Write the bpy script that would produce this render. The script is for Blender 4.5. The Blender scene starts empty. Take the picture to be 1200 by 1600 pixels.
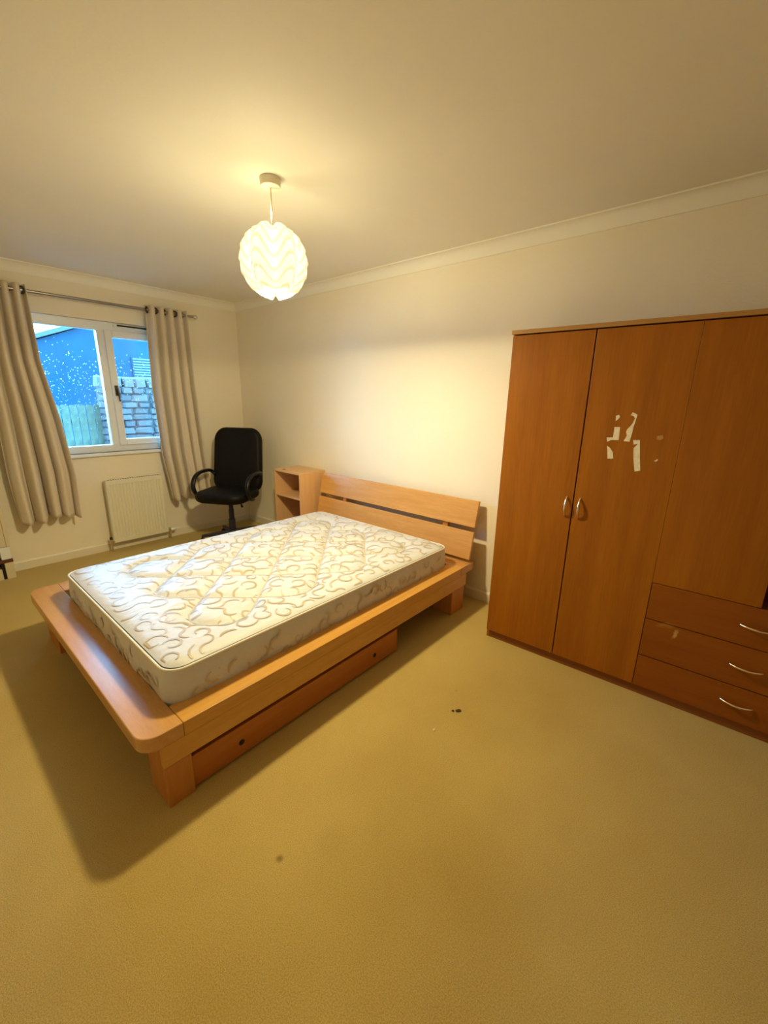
import bpy, bmesh, math, random
import numpy as np
from mathutils import Vector, Matrix

random.seed(7)
S = bpy.context.scene
COL = S.collection
PI = math.pi

# ------------------------------------------------------------------ camera
cam_d = bpy.data.cameras.new('camera')
cam = bpy.data.objects.new('camera', cam_d)
COL.objects.link(cam)
F_PX, YAW, PIT, ROL = 650.377, 0.8615, -0.2655, 0.0178
fw = Vector((math.sin(YAW) * math.cos(PIT), math.cos(YAW) * math.cos(PIT), math.sin(PIT)))
r0 = Vector((math.cos(YAW), -math.sin(YAW), 0))
u0 = r0.cross(fw)
ri = r0 * math.cos(ROL) + u0 * math.sin(ROL)
up = -r0 * math.sin(ROL) + u0 * math.cos(ROL)
M = Matrix((ri, up, -fw)).transposed().to_4x4()
M.translation = (-2.6482, -4.4362, 1.4454)
cam.matrix_world = M
cam_d.sensor_fit = 'VERTICAL'
cam_d.sensor_height = 36.0
cam_d.sensor_width = 27.0
cam_d.lens = F_PX / 1600 * 36.0
cam_d.clip_start = 0.02
S.camera = cam

# ------------------------------------------------------------------ world, light, exposure
w = bpy.data.worlds.new('sky')
S.world = w
w.use_nodes = True
bg = w.node_tree.nodes['Background']
bg.inputs[0].default_value = (0.16, 0.52, 1.0, 1)      # overcast dusk, seen with a tungsten white balance
bg.inputs[1].default_value = 29.0
BULB_W = 1.15           # glow inside the pendant shade
BULB_COL = (1.0, 0.84, 0.46)
ADDED_DOWN_W = 275.0    # spot added under the shade to carry the bulb's room light
ADDED_CROWN_W = 34.0
S.view_settings.view_transform = 'Standard'
S.view_settings.look = 'None'
S.view_settings.gamma = 1.0
S.view_settings.use_curve_mapping = False
S.view_settings.exposure = 0.12


# ------------------------------------------------------------------ material helpers
def nt(name):
    m = bpy.data.materials.new(name)
    m.use_nodes = True
    n = m.node_tree.nodes
    return m, n, m.node_tree.links, n['Principled BSDF']


def plain(name, col, rough=.5, metal=0., spec=.5, noise=0., nscale=8., bump=0., bscale=60., sheen=0.):
    m, n, l, b = nt(name)
    b.inputs['Base Color'].default_value = (*col, 1)
    b.inputs['Roughness'].default_value = rough
    b.inputs['Metallic'].default_value = metal
    b.inputs['Specular IOR Level'].default_value = spec
    if sheen:
        b.inputs['Sheen Weight'].default_value = sheen
    tc = n.new('ShaderNodeTexCoord')
    if noise:
        t = n.new('ShaderNodeTexNoise')
        t.inputs['Scale'].default_value = nscale
        t.inputs['Detail'].default_value = 4
        l.new(tc.outputs['Object'], t.inputs['Vector'])
        r = n.new('ShaderNodeValToRGB')
        r.color_ramp.elements[0].position = .3
        r.color_ramp.elements[1].position = .7
        r.color_ramp.elements[0].color = (*[c * (1 - noise) for c in col], 1)
        r.color_ramp.elements[1].color = (*[min(1, c * (1 + noise)) for c in col], 1)
        l.new(t.outputs['Fac'], r.inputs['Fac'])
        l.new(r.outputs['Color'], b.inputs['Base Color'])
    if bump:
        t2 = n.new('ShaderNodeTexNoise')
        t2.inputs['Scale'].default_value = bscale
        t2.inputs['Detail'].default_value = 3
        l.new(tc.outputs['Object'], t2.inputs['Vector'])
        bp = n.new('ShaderNodeBump')
        bp.inputs['Strength'].default_value = bump
        bp.inputs['Distance'].default_value = .01
        l.new(t2.outputs['Fac'], bp.inputs['Height'])
        l.new(bp.outputs['Normal'], b.inputs['Normal'])
    return m


def wood(name, c1, c2, grain=(1, 12, 12), rough=.38, scale=3., spec=.5):
    """veneer: long soft grain streaks; `grain` stretches the noise across the fibre direction"""
    m, n, l, b = nt(name)
    tc = n.new('ShaderNodeTexCoord')
    mp = n.new('ShaderNodeMapping')
    mp.inputs['Scale'].default_value = grain
    l.new(tc.outputs['Object'], mp.inputs['Vector'])
    t = n.new('ShaderNodeTexNoise')
    t.inputs['Scale'].default_value = scale
    t.inputs['Detail'].default_value = 6
    t.inputs['Roughness'].default_value = .6
    l.new(mp.outputs['Vector'], t.inputs['Vector'])
    t3 = n.new('ShaderNodeTexNoise')
    t3.inputs['Scale'].default_value = scale * 9
    t3.inputs['Detail'].default_value = 2
    l.new(mp.outputs['Vector'], t3.inputs['Vector'])
    mx = n.new('ShaderNodeMath')
    mx.operation = 'MULTIPLY_ADD'
    mx.inputs[1].default_value = .35
    l.new(t3.outputs['Fac'], mx.inputs[0])
    ms = n.new('ShaderNodeMath')
    ms.operation = 'MULTIPLY'
    ms.inputs[1].default_value = .65
    l.new(t.outputs['Fac'], ms.inputs[0])
    l.new(ms.outputs[0], mx.inputs[2])
    r = n.new('ShaderNodeValToRGB')
    r.color_ramp.elements[0].position = .36
    r.color_ramp.elements[1].position = .64
    r.color_ramp.elements[0].color = (*c1, 1)
    r.color_ramp.elements[1].color = (*c2, 1)
    l.new(mx.outputs[0], r.inputs['Fac'])
    l.new(r.outputs['Color'], b.inputs['Base Color'])
    b.inputs['Roughness'].default_value = rough
    b.inputs['Specular IOR Level'].default_value = spec
    m['ramp'] = r.name
    return m


M_WALL = plain('cream_wall_paint', (.90, .82, .66), .75, noise=.02, nscale=2., bump=.12, bscale=90.)
M_CEIL = plain('ceiling_paint', (.93, .89, .78), .8, noise=.02, nscale=1.5, bump=.04, bscale=70.)
M_TRIM = plain('cream_gloss_trim', (.82, .76, .62), .4)
M_WHITE = plain('white_upvc_sky_tint', (.83, .87, .92), .3)  # faint blue of the daylight haze is put into this white
M_RAD = plain('radiator_enamel', (.80, .76, .60), .35)
M_CHROME = plain('brushed_chrome', (.75, .73, .70), .25, 1.)
M_ROD = plain('curtain_rod_steel', (.34, .32, .30), .28, 1.)
M_BRASSY = plain('satin_nickel_handle', (.85, .72, .58), .2, 1.)
M_DARKMETAL = plain('dark_metal', (.06, .05, .045), .4, .6)
M_BLACK = plain('black_leather', (.0025, .0026, .004), .55, spec=.22, noise=.2, nscale=30., bump=.15, bscale=120.)
M_BLACKP = plain('black_plastic', (.004, .005, .009), .38, spec=.35)
M_NAVYP = plain('navy_base_plastic', (.02, .022, .05), .4)
M_DARK = plain('hollow_shade', (.015, .008, .005), .8)  # near-black stands in for the shade inside slots and holes
M_PAPER = plain('paper_remnant', (.86, .76, .55), .8, noise=.12, nscale=60.)
M_WARD = wood('wardrobe_veneer', (.285, .086, .0045), (.39, .130, .0075), grain=(9, 9, .55), rough=.36, scale=1.6, spec=.28)
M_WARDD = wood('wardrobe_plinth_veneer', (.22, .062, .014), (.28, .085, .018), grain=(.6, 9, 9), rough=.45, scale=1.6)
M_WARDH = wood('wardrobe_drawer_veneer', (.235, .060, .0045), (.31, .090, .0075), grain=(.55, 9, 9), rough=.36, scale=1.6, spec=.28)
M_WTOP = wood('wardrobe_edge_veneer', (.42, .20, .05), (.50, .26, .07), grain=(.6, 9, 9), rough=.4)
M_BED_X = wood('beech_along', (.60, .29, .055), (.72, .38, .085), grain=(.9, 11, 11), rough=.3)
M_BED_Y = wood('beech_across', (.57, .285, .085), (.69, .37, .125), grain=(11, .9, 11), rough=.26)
M_BED_Z = wood('beech_upright_shaded', (.48, .18, .032), (.58, .235, .05), grain=(11, 11, .9), rough=.35)  # darker beech copy: shade on the uprights is put into the colour
M_SHELF = wood('beech_shelf', (.66, .38, .17), (.74, .45, .21), grain=(11, 11, .9), rough=.4)
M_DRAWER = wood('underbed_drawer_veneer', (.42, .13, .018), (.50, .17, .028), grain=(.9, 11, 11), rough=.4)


def carpet_mat():
    m, n, l, b = nt('beige_carpet')
    tc = n.new('ShaderNodeTexCoord')
    big = n.new('ShaderNodeTexNoise')
    big.inputs['Scale'].default_value = 1.6
    big.inputs['Detail'].default_value = 5
    fine = n.new('ShaderNodeTexNoise')
    fine.inputs['Scale'].default_value = 260
    fine.inputs['Detail'].default_value = 2
    for t in (big, fine):
        l.new(tc.outputs['Object'], t.inputs['Vector'])
    r1 = n.new('ShaderNodeValToRGB')
    r1.color_ramp.elements[0].position = .3
    r1.color_ramp.elements[1].position = .7
    r1.color_ramp.elements[0].color = (.575, .41, .125, 1)
    r1.color_ramp.elements[1].color = (.685, .51, .175, 1)
    l.new(big.outputs['Fac'], r1.inputs['Fac'])
    r2 = n.new('ShaderNodeValToRGB')
    r2.color_ramp.elements[0].position = .3
    r2.color_ramp.elements[1].position = .7
    r2.color_ramp.elements[0].color = (.70, .68, .64, 1)
    r2.color_ramp.elements[1].color = (1, 1, 1, 1)
    l.new(fine.outputs['Fac'], r2.inputs['Fac'])
    mx = n.new('ShaderNodeMix')
    mx.data_type = 'RGBA'
    mx.blend_type = 'MULTIPLY'
    mx.inputs[0].default_value = 1
    l.new(r1.outputs['Color'], mx.inputs[6])
    l.new(r2.outputs['Color'], mx.inputs[7])
    last = mx.outputs[2]
    # old stains on the carpet
    for (x, y, rad, col, k) in ((-2.092, -3.539, .016, (.20, .12, .04), .7), (-1.005, -3.539, .012, (.3, .2, .08), .5),
                                (-1.95, -3.62, .07, (.42, .30, .12), .15), (-1.45, -4.0, .12, (.45, .31, .12), .15),
                                (-1.10, -3.88, .10, (.44, .33, .14), .15), (-1.65, -4.25, .13, (.44, .30, .12), .15)):
        vd = n.new('ShaderNodeVectorMath')
        vd.operation = 'DISTANCE'
        vd.inputs[1].default_value = (x, y, 0)
        l.new(tc.outputs['Object'], vd.inputs[0])
        mr = n.new('ShaderNodeMapRange')
        mr.inputs['From Min'].default_value = rad
        mr.inputs['From Max'].default_value = rad * .3
        mr.inputs['To Min'].default_value = 0
        mr.inputs['To Max'].default_value = k
        l.new(vd.outputs['Value'], mr.inputs['Value'])
        m2 = n.new('ShaderNodeMix')
        m2.data_type = 'RGBA'
        l.new(mr.outputs['Result'], m2.inputs[0])
        l.new(last, m2.inputs[6])
        m2.inputs[7].default_value = (*col, 1)
        last = m2.outputs[2]
    l.new(last, b.inputs['Base Color'])
    b.inputs['Roughness'].default_value = .95
    b.inputs['Specular IOR Level'].default_value = .1
    b.inputs['Sheen Weight'].default_value = .15
    bp = n.new('ShaderNodeBump')
    bp.inputs['Strength'].default_value = .5
    bp.inputs['Distance'].default_value = .006
    l.new(fine.outputs['Fac'], bp.inputs['Height'])
    l.new(bp.outputs['Normal'], b.inputs['Normal'])
    return m


M_CARPET = carpet_mat()


def damask_mat():
    """white satin ticking, slightly wrinkled"""
    m, n, l, b = nt('mattress_damask')
    tc = n.new('ShaderNodeTexCoord')

    b.inputs['Base Color'].default_value = (.68, .69, .715, 1)
    b.inputs['Roughness'].default_value = .5
    b.inputs['Sheen Weight'].default_value = .2
    wr = n.new('ShaderNodeTexNoise')
    wr.inputs['Scale'].default_value = 14
    wr.inputs['Detail'].default_value = 3
    mp2 = n.new('ShaderNodeMapping')
    mp2.inputs['Scale'].default_value = (1, 1.8, 1)
    l.new(tc.outputs['Object'], mp2.inputs['Vector'])
    l.new(mp2.outputs['Vector'], wr.inputs['Vector'])
    bp = n.new('ShaderNodeBump')
    bp.inputs['Strength'].default_value = .35
    bp.inputs['Distance'].default_value = .012
    l.new(wr.outputs['Fac'], bp.inputs['Height'])
    l.new(bp.outputs['Normal'], b.inputs['Normal'])
    return m


M_MATT = damask_mat()
M_PIPING = plain('mattress_piping', (.80, .76, .66), .6)
M_GOLD = plain('woven_gold_scroll', (.56, .47, .345), .38, noise=.15, nscale=12.)
M_STITCH = plain('quilting_thread', (.58, .52, .42), .6)
M_TICK = M_MATT


def curtain_mat():
    m, n, l, b = nt('beige_curtain_cloth')
    tc = n.new('ShaderNodeTexCoord')
    t = n.new('ShaderNodeTexNoise')
    t.inputs['Scale'].default_value = 180
    l.new(tc.outputs['Object'], t.inputs['Vector'])
    b.inputs['Base Color'].default_value = (.80, .70, .57, 1)
    b.inputs['Roughness'].default_value = .75
    b.inputs['Sheen Weight'].default_value = .25
    bp = n.new('ShaderNodeBump')
    bp.inputs['Strength'].default_value = .15
    bp.inputs['Distance'].default_value = .003
    l.new(t.outputs['Fac'], bp.inputs['Height'])
    l.new(bp.outputs['Normal'], b.inputs['Normal'])
    tr = n.new('ShaderNodeBsdfTranslucent')
    tr.inputs['Color'].default_value = (.62, .52, .40, 1)
    mx = n.new('ShaderNodeMixShader')
    mx.inputs[0].default_value = .12
    out = n['Material Output']
    l.new(b.outputs[0], mx.inputs[1])
    l.new(tr.outputs[0], mx.inputs[2])
    l.new(mx.outputs[0], out.inputs['Surface'])
    return m


M_CURT = curtain_mat()


def pane_mat():
    m = bpy.data.materials.new('window_glass')
    m.use_nodes = True
    n, l = m.node_tree.nodes, m.node_tree.links
    n.remove(n['Principled BSDF'])
    fr = n.new('ShaderNodeFresnel')
    fr.inputs['IOR'].default_value = 1.5
    mu = n.new('ShaderNodeMath')
    mu.operation = 'MULTIPLY'
    mu.inputs[1].default_value = 1.0
    l.new(fr.outputs[0], mu.inputs[0])
    tr = n.new('ShaderNodeBsdfTransparent')
    gl = n.new('ShaderNodeBsdfGlossy')
    gl.inputs['Roughness'].default_value = .0
    mx = n.new('ShaderNodeMixShader')
    l.new(mu.outputs[0], mx.inputs[0])
    l.new(tr.outputs[0], mx.inputs[1])
    l.new(gl.outputs[0], mx.inputs[2])
    l.new(mx.outputs[0], n['Material Output'].inputs['Surface'])
    return m


M_PANE = pane_mat()


def drop_mat():
    m, n, l, b = nt('rain_water')
    b.inputs['Base Color'].default_value = (1, 1, 1, 1)
    b.inputs['Transmission Weight'].default_value = 1
    b.inputs['IOR'].default_value = 1.33
    b.inputs['Roughness'].default_value = .05
    return m


M_DROP = drop_mat()


def shade_mat():
    """thin white plastic: part of the bulb's light passes, the rest is scattered"""
    m = bpy.data.materials.new('translucent_shade_plastic')
    m.use_nodes = True
    n, l = m.node_tree.nodes, m.node_tree.links
    n.remove(n['Principled BSDF'])
    tl = n.new('ShaderNodeBsdfTranslucent')
    tl.inputs['Color'].default_value = (.95, .93, .84, 1)
    df = n.new('ShaderNodeBsdfDiffuse')
    df.inputs['Color'].default_value = (.92, .90, .80, 1)
    m1 = n.new('ShaderNodeMixShader')
    m1.inputs[0].default_value = .35
    l.new(tl.outputs[0], m1.inputs[1])
    l.new(df.outputs[0], m1.inputs[2])
    tr = n.new('ShaderNodeBsdfTransparent')
    m2 = n.new('ShaderNodeMixShader')
    m2.inputs[0].default_value = .05
    l.new(m1.outputs[0], m2.inputs[1])
    l.new(tr.outputs[0], m2.inputs[2])
    l.new(m2.outputs[0], n['Material Output'].inputs['Surface'])
    return m


M_SHADE = shade_mat()


def bulb_mat():
    m = bpy.data.materials.new('lit_bulb')
    m.use_nodes = True
    n, l = m.node_tree.nodes, m.node_tree.links
    n.remove(n['Principled BSDF'])
    e = n.new('ShaderNodeEmission')
    e.inputs['Color'].default_value = (*BULB_COL, 1)
    e.inputs['Strength'].default_value = 12
    l.new(e.outputs[0], n['Material Output'].inputs['Surface'])
    return m


# ------------------------------------------------------------------ mesh helpers
class MB:
    def __init__(self):
        self.v, self.f = [], []

    def add(self, vs, fs):
        o = len(self.v)
        self.v += [tuple(p) for p in vs]
        self.f += [tuple(i + o for i in q) for q in fs]
        return self

    def box(self, x0, x1, y0, y1, z0, z1):
        x0, x1 = sorted((x0, x1)); y0, y1 = sorted((y0, y1)); z0, z1 = sorted((z0, z1))
        vs = [(x, y, z) for z in (z0, z1) for y in (y0, y1) for x in (x0, x1)]
        return self.add(vs, [(0, 2, 3, 1), (4, 5, 7, 6), (0, 1, 5, 4), (2, 6, 7, 3), (0, 4, 6, 2), (1, 3, 7, 5)])

    def prism(self, poly, lo, hi, axis='z'):
        """extrude a 2-D polygon along an axis; poly is in the other two axes (xy, xz or yz order)"""
        def p(a, b, c):
            return {'z': (a, b, c), 'y': (a, c, b), 'x': (c, a, b)}[axis]
        n = len(poly)
        vs = [p(a, b, lo) for a, b in poly] + [p(a, b, hi) for a, b in poly]
        fs = [tuple(range(n))[::-1], tuple(range(n, 2 * n))]
        fs += [(i, (i + 1) % n, (i + 1) % n + n, i + n) for i in range(n)]
        return self.add(vs, fs)

    def tube(self, pts, rad, seg=10, closed=False, flat=1.0):
        pts = [Vector(p) for p in pts]
        n = len(pts)
        rads = rad if isinstance(rad, (list, tuple)) else [rad] * n
        t = (pts[1] - pts[0]).normalized()
        nrm = t.orthogonal().normalized()
        rings = []
        for i, p in enumerate(pts):
            if closed:
                t2 = (pts[(i + 1) % n] - pts[i - 1]).normalized()
            else:
                t2 = (pts[min(i + 1, n - 1)] - pts[max(i - 1, 0)]).normalized()
            nrm = (nrm - t2 * nrm.dot(t2)).normalized()
            bn = t2.cross(nrm)
            rings.append([p + (nrm * math.cos(a) + bn * math.sin(a) * flat) * rads[i] for a in [2 * PI * k / seg for k in range(seg)]])
        vs = [q for r in rings for q in r]
        fs = []
        for i in range(n if closed else n - 1):
            j = (i + 1) % n
            for k in range(seg):
                fs.append((i * seg + k, i * seg + (k + 1) % seg, j * seg + (k + 1) % seg, j * seg + k))
        if not closed:
            fs.append(tuple(range(seg))[::-1])
            fs.append(tuple((n - 1) * seg + k for k in range(seg)))
        return self.add(vs, fs)

    def lathe(self, prof, c=(0, 0, 0), seg=28, axis='z'):
        vs, fs = [], []
        m = len(prof)
        for k in range(seg):
            a = 2 * PI * k / seg
            for r, h in prof:
                x, y = r * math.cos(a), r * math.sin(a)
                q = {'z': (x, y, h), 'y': (x, h, y), 'x': (h, x, y)}[axis]
                vs.append((q[0] + c[0], q[1] + c[1], q[2] + c[2]))
        for k in range(seg):
            k2 = (k + 1) % seg
            for i in range(m - 1):
                fs.append((k * m + i, k2 * m + i, k2 * m + i + 1, k * m + i + 1))
        if prof[0][0] > 1e-6:
            fs.append(tuple(k * m for k in range(seg))[::-1])
        if prof[-1][0] > 1e-6:
            fs.append(tuple(k * m + m - 1 for k in range(seg)))
        return self.add(vs, fs)

    def grid(self, P):
        """P[i][j] grid of points"""
        a, b = len(P), len(P[0])
        vs = [tuple(p) for row in P for p in row]
        fs = [(i * b + j, (i + 1) * b + j, (i + 1) * b + j + 1, i * b + j + 1) for i in range(a - 1) for j in range(b - 1)]
        return self.add(vs, fs)

    def shift(self, d):
        self.v = [(x - d[0], y - d[1], z - d[2]) for x, y, z in self.v]
        return self

    def build(self, name, mat, parent=None, smooth=False, bevel=0., seg=2, label=None, merge=False):
        me = bpy.data.meshes.new(name)
        me.from_pydata(self.v, [], self.f)
        bm = bmesh.new()
        bm.from_mesh(me)
        if merge:
            bmesh.ops.remove_doubles(bm, verts=bm.verts, dist=1e-5)
        bmesh.ops.recalc_face_normals(bm, faces=bm.faces)
        bm.to_mesh(me)
        bm.free()
        me.materials.append(mat)
        if smooth:
            for p in me.polygons:
                p.use_smooth = True
            if smooth == 'angle':
                me.set_sharp_from_angle(angle=math.radians(40))
        o = bpy.data.objects.new(name, me)
        COL.objects.link(o)
        if parent:
            o.parent = parent
        if bevel:
            md = o.modifiers.new('bevel', 'BEVEL')
            md.width = bevel
            md.segments = seg
            md.limit_method = 'ANGLE'
            md.angle_limit = math.radians(40)
        if label:
            o['label'] = label
        return o


def box(x0, x1, y0, y1, z0, z1):
    return MB().box(x0, x1, y0, y1, z0, z1)


def tag(o, label=None, cat=None, group=None, kind=None):
    for k, v in (('label', label), ('category', cat), ('group', group), ('kind', kind)):
        if v:
            o[k] = v
    return o


def empty(name, loc=(0, 0, 0), rz=0., **kw):
    o = bpy.data.objects.new(name, None)
    o.empty_display_size = .1
    COL.objects.link(o)
    o.location = loc
    o.rotation_euler = (0, 0, rz)
    return tag(o, **kw)


def struct(name, mb, mat, label=None, **kw):
    o = mb.build(name, mat, **kw)
    return tag(o, label, None, None, 'structure')


def copy_of(o, parent=None):
    c = o.copy()
    COL.objects.link(c)
    if parent is not None:
        c.parent = parent
    return c


def rrect(x0, x1, y0, y1, r, n=8):
    """rounded rectangle outline; r = radii at (x0y0, x1y0, x1y1, x0y1)"""
    if not isinstance(r, (tuple, list)):
        r = (r,) * 4
    pts = []
    for (cx, cy, a0), q in zip(((x0, y0, PI), (x1, y0, 1.5 * PI), (x1, y1, 0), (x0, y1, .5 * PI)), r):
        if q < 1e-6:
            pts.append((cx, cy))
            continue
        ox = cx + (q if cx == x0 else -q)
        oy = cy + (q if cy == y0 else -q)
        for k in range(n + 1):
            a = a0 + .5 * PI * k / n
            pts.append((ox + q * math.cos(a), oy + q * math.sin(a)))
    return pts


# ------------------------------------------------------------------ the room
H = 2.4
XL, YB = -3.7, -5.8           # far left and behind the camera
WX0, WX1, WZ0, WZ1 = -1.86, -.70, .925, 2.06     # window opening
struct('floor', box(XL - .1, .1, YB - .1, .25, -.1, 0), M_CARPET, 'beige fitted carpet covering the bedroom floor')
struct('ceiling', box(XL - .1, .1, YB - .1, .25, H, H + .1), M_CEIL, 'plain cream painted ceiling')
struct('wall_right', box(0, .1, YB - .1, .25, 0, H), M_WALL, 'cream painted wall behind headboard and wardrobe')
struct('wall_left', box(XL - .1, XL, YB - .1, .25, 0, H), M_WALL, 'cream painted side wall out of view')
struct('wall_back', box(XL, 0, YB - .1, YB, 0, H), M_WALL, 'cream painted wall behind the camera')
wm = MB().box(XL, WX0, 0, .25, 0, H).box(WX1, 0, 0, .25, 0, H).box(WX0, WX1, 0, .25, 0, WZ0).box(WX0, WX1, 0, .25, WZ1, H)
struct('wall_window', wm, M_WALL, 'cream painted wall with the window and radiator')


def cove(n=7, s=.085):
    pts = [(0, 0), (s, 0), (s, -.008)]
    for k in range(n + 1):
        a = .5 * PI * k / n
        pts.append((s - .008 - (s - .018) * math.sin(a), -.008 - (s - .018) * (1 - math.cos(a))))
    pts += [(.010, -s + .0), (0, -s)]
    return pts


cp = [(a * .6, b * .92) for a, b in cove()]
struct('trim_1', MB().prism([(-a, H + b) for a, b in cp], YB, -.0, 'y'), M_CEIL, 'plaster coving along the headboard wall', smooth='angle')
struct('trim_2', MB().prism([(-a, H + b) for a, b in cp], XL, 0, 'x'), M_CEIL, 'plaster coving above the window wall', smooth='angle')
bb = [(0, 0), (-.016, 0), (-.016, .066), (-.010, .076), (0, .078)]
struct('baseboard_right', MB().prism(bb, YB, 0, 'y'), M_TRIM, 'low cream skirting board on headboard wall')
struct('baseboard_window', MB().prism([(a, b) for a, b in bb], XL, 0, 'x'), M_TRIM, 'low cream skirting board under the window')

# ------------------------------------------------------------------ window
win = empty('window_1', (0, 0, 0), label='white plastic framed window with a fixed and an opening pane', kind='structure')
FY0, FY1 = .045, .115
fr = MB()
fr.box(WX0, WX0 + .06, FY0, FY1, WZ0, WZ1).box(WX1 - .06, WX1, FY0, FY1, WZ0, WZ1)
fr.box(WX0 + .06, WX1 - .06, FY0, FY1, WZ1 - .075, WZ1).box(WX0 + .06, WX1 - .06, FY0, FY1, WZ0, WZ0 + .062)
fr.box(-1.336, -1.276, FY0, FY1, WZ0 + .062, WZ1 - .075)
fr.build('window_frame', M_WHITE, win, bevel=.004)
sash = MB()
SX0, SX1, SZ0, SZ1 = -1.281, WX1 - .055, WZ0 + .055, WZ1 - .068
sash.box(SX0, SX0 + .058, FY0 - .022, FY1 - .01, SZ0, SZ1).box(SX1 - .058, SX1, FY0 - .022, FY1 - .01, SZ0, SZ1)
sash.box(SX0 + .058, SX1 - .058, FY0 - .022, FY1 - .01, SZ0, SZ0 + .055).box(SX0 + .058, SX1 - .058, FY0 - .022, FY1 - .01, SZ1 - .058, SZ1)
so = sash.build('opening_sash', M_WHITE, win, bevel=.005)
hd = MB().box(-1.262, -1.236, FY0 - .034, FY0 - .022, 1.43, 1.52)
hd.tube([(-1.249, FY0 - .034, 1.50), (-1.249, FY0 - .058, 1.497), (-1.247, FY0 - .062, 1.47), (-1.243, FY0 - .06, 1.38)], [.009, .009, .008, .006], 8)
hd.build('window_handle', M_DARKMETAL, so, smooth='angle', label='dark lever handle')
# glazing
for nm_, (x0, x1, z0, z1), tilt in (('pane', (WX0 + .05, -1.33, WZ0 + .055, WZ1 - .07), math.radians(.9)), ('pane', (SX0 + .05, SX1 - .05, SZ0 + .05, SZ1 - .05), 0)):
    cx, cz = (x0 + x1) / 2, (z0 + z1) / 2
    hw, hh = (x1 - x0) / 2, (z1 - z0) / 2
    yy = FY0 + .03
    p = box(-hw, hw, -.0015, .0015, -hh, hh).build(nm_, M_PANE, win)
    p.location = (cx, yy, cz)
    p.rotation_euler = (0, 0, tilt)
    # rain drops on the outside
    dm = MB()
    rnd = random.Random(int(cx * -100))
    for k in range(340 if tilt else 200):
        z = rnd.triangular(-hh, hh * .82, .05)
        x = rnd.uniform(-hw, hw)
        r = rnd.uniform(.0015, .0038)
        el = rnd.uniform(.8, 1.9)
        vs = [(x + r * math.cos(a), .0016, z + r * el * math.sin(a)) for a in [PI / 3 * i for i in range(6)]]
        vs += [(x + .6 * r * math.cos(a + .5), .0016 + r * .5, z + .6 * r * el * math.sin(a + .5)) for a in [PI / 2 * i for i in range(4)]]
        vs.append((x, .0016 + r * .62, z))
        fs = []
        for i in range(6):
            j = int(i * 4 / 6)
            fs.append((i, (i + 1) % 6, 6 + j))
        fs += [(2, 7, 6), (3, 8, 7), (5, 9, 8), (0, 6, 9)]
        fs += [(6 + i, 6 + (i + 1) % 4, 10) for i in range(4)]
        dm.add(vs, fs)
    dr = dm.build('raindrops', M_DROP, p, smooth=True)
    dr['kind'] = 'stuff'
# trickle vent above the opening pane
tv = box(-1.20, -.74, FY0 - .014, FY0, WZ1 - .036, WZ1 - .006).build('trickle_vent', M_WHITE, win, bevel=.003)
box(-1.17, -.77, FY0 - .0155, FY0 - .013, WZ1 - .028, WZ1 - .014).build('vent_slot', M_DARK, tv, label='dark vent slot')
box(WX0 - .04, WX1 + .04, -.035, FY0 + .002, WZ0 - .028, WZ0 - .0).build('window_sill', M_WHITE, win, bevel=.005)

# ------------------------------------------------------------------ outside
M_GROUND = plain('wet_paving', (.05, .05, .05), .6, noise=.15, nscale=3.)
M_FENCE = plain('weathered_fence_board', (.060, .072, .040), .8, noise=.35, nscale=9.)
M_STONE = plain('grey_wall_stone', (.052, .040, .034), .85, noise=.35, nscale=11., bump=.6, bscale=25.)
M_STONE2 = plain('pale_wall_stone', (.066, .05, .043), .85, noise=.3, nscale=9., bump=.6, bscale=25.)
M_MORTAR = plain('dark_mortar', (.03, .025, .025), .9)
M_SLATE = plain('blue_cast_render', (.011, .040, .062), .8, spec=.1, noise=.1, nscale=2.)  # grey building; the daylight's blue cast is put into this colour
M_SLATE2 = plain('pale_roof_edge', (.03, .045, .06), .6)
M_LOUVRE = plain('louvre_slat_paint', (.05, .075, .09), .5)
struct('ground', box(-9, 12, .26, 22, -.25, -.15), M_GROUND, 'wet paving outside the window')
fence = empty('garden_fence', (-1.6, 3.25, -.15), label='weathered vertical board fence seen through the left pane', cat='fence')
bd = None
for k in range(26):
    x = -1.35 + k * .105
    if bd is None:
        bd = MB().prism([(-.047, 0), (.047, 0), (.047, 1.41), (.03, 1.43), (-.03, 1.43), (-.047, 1.41)], -.009, .009, 'y').build('fence_board', M_FENCE, fence)
        o = bd
    else:
        o = copy_of(bd)
    o.location = (x, random.uniform(-.006, .006), random.uniform(-.012, .012))
for z in (.35, 1.15):
    box(-1.4, 1.35, .012, .05, z, z + .08).build('fence_rail', M_FENCE, fence)
sw = empty('stone_wall', (-.54, 3.0, -.15), label='rough stone garden wall with rounded coping stones outside window', cat='wall')
box(.03, 2.7, .04, .30, 0, 1.66).build('mortar_core', M_MORTAR, sw)


def stone_mesh(seed):
    bm = bmesh.new()
    bmesh.ops.create_cube(bm, size=1)
    bmesh.ops.bevel(bm, geom=list(bm.edges), offset=.16, segments=1, affect='EDGES')
    rg = random.Random(seed)
    for v in bm.verts:
        v.co += Vector((rg.uniform(-.06, .06), rg.uniform(-.06, .06), rg.uniform(-.08, .08)))
    me = bpy.data.meshes.new('stone')
    bm.to_mesh(me)
    bm.free()
    me.materials.append(M_STONE2 if seed % 3 == 0 else M_STONE)
    return me


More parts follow.
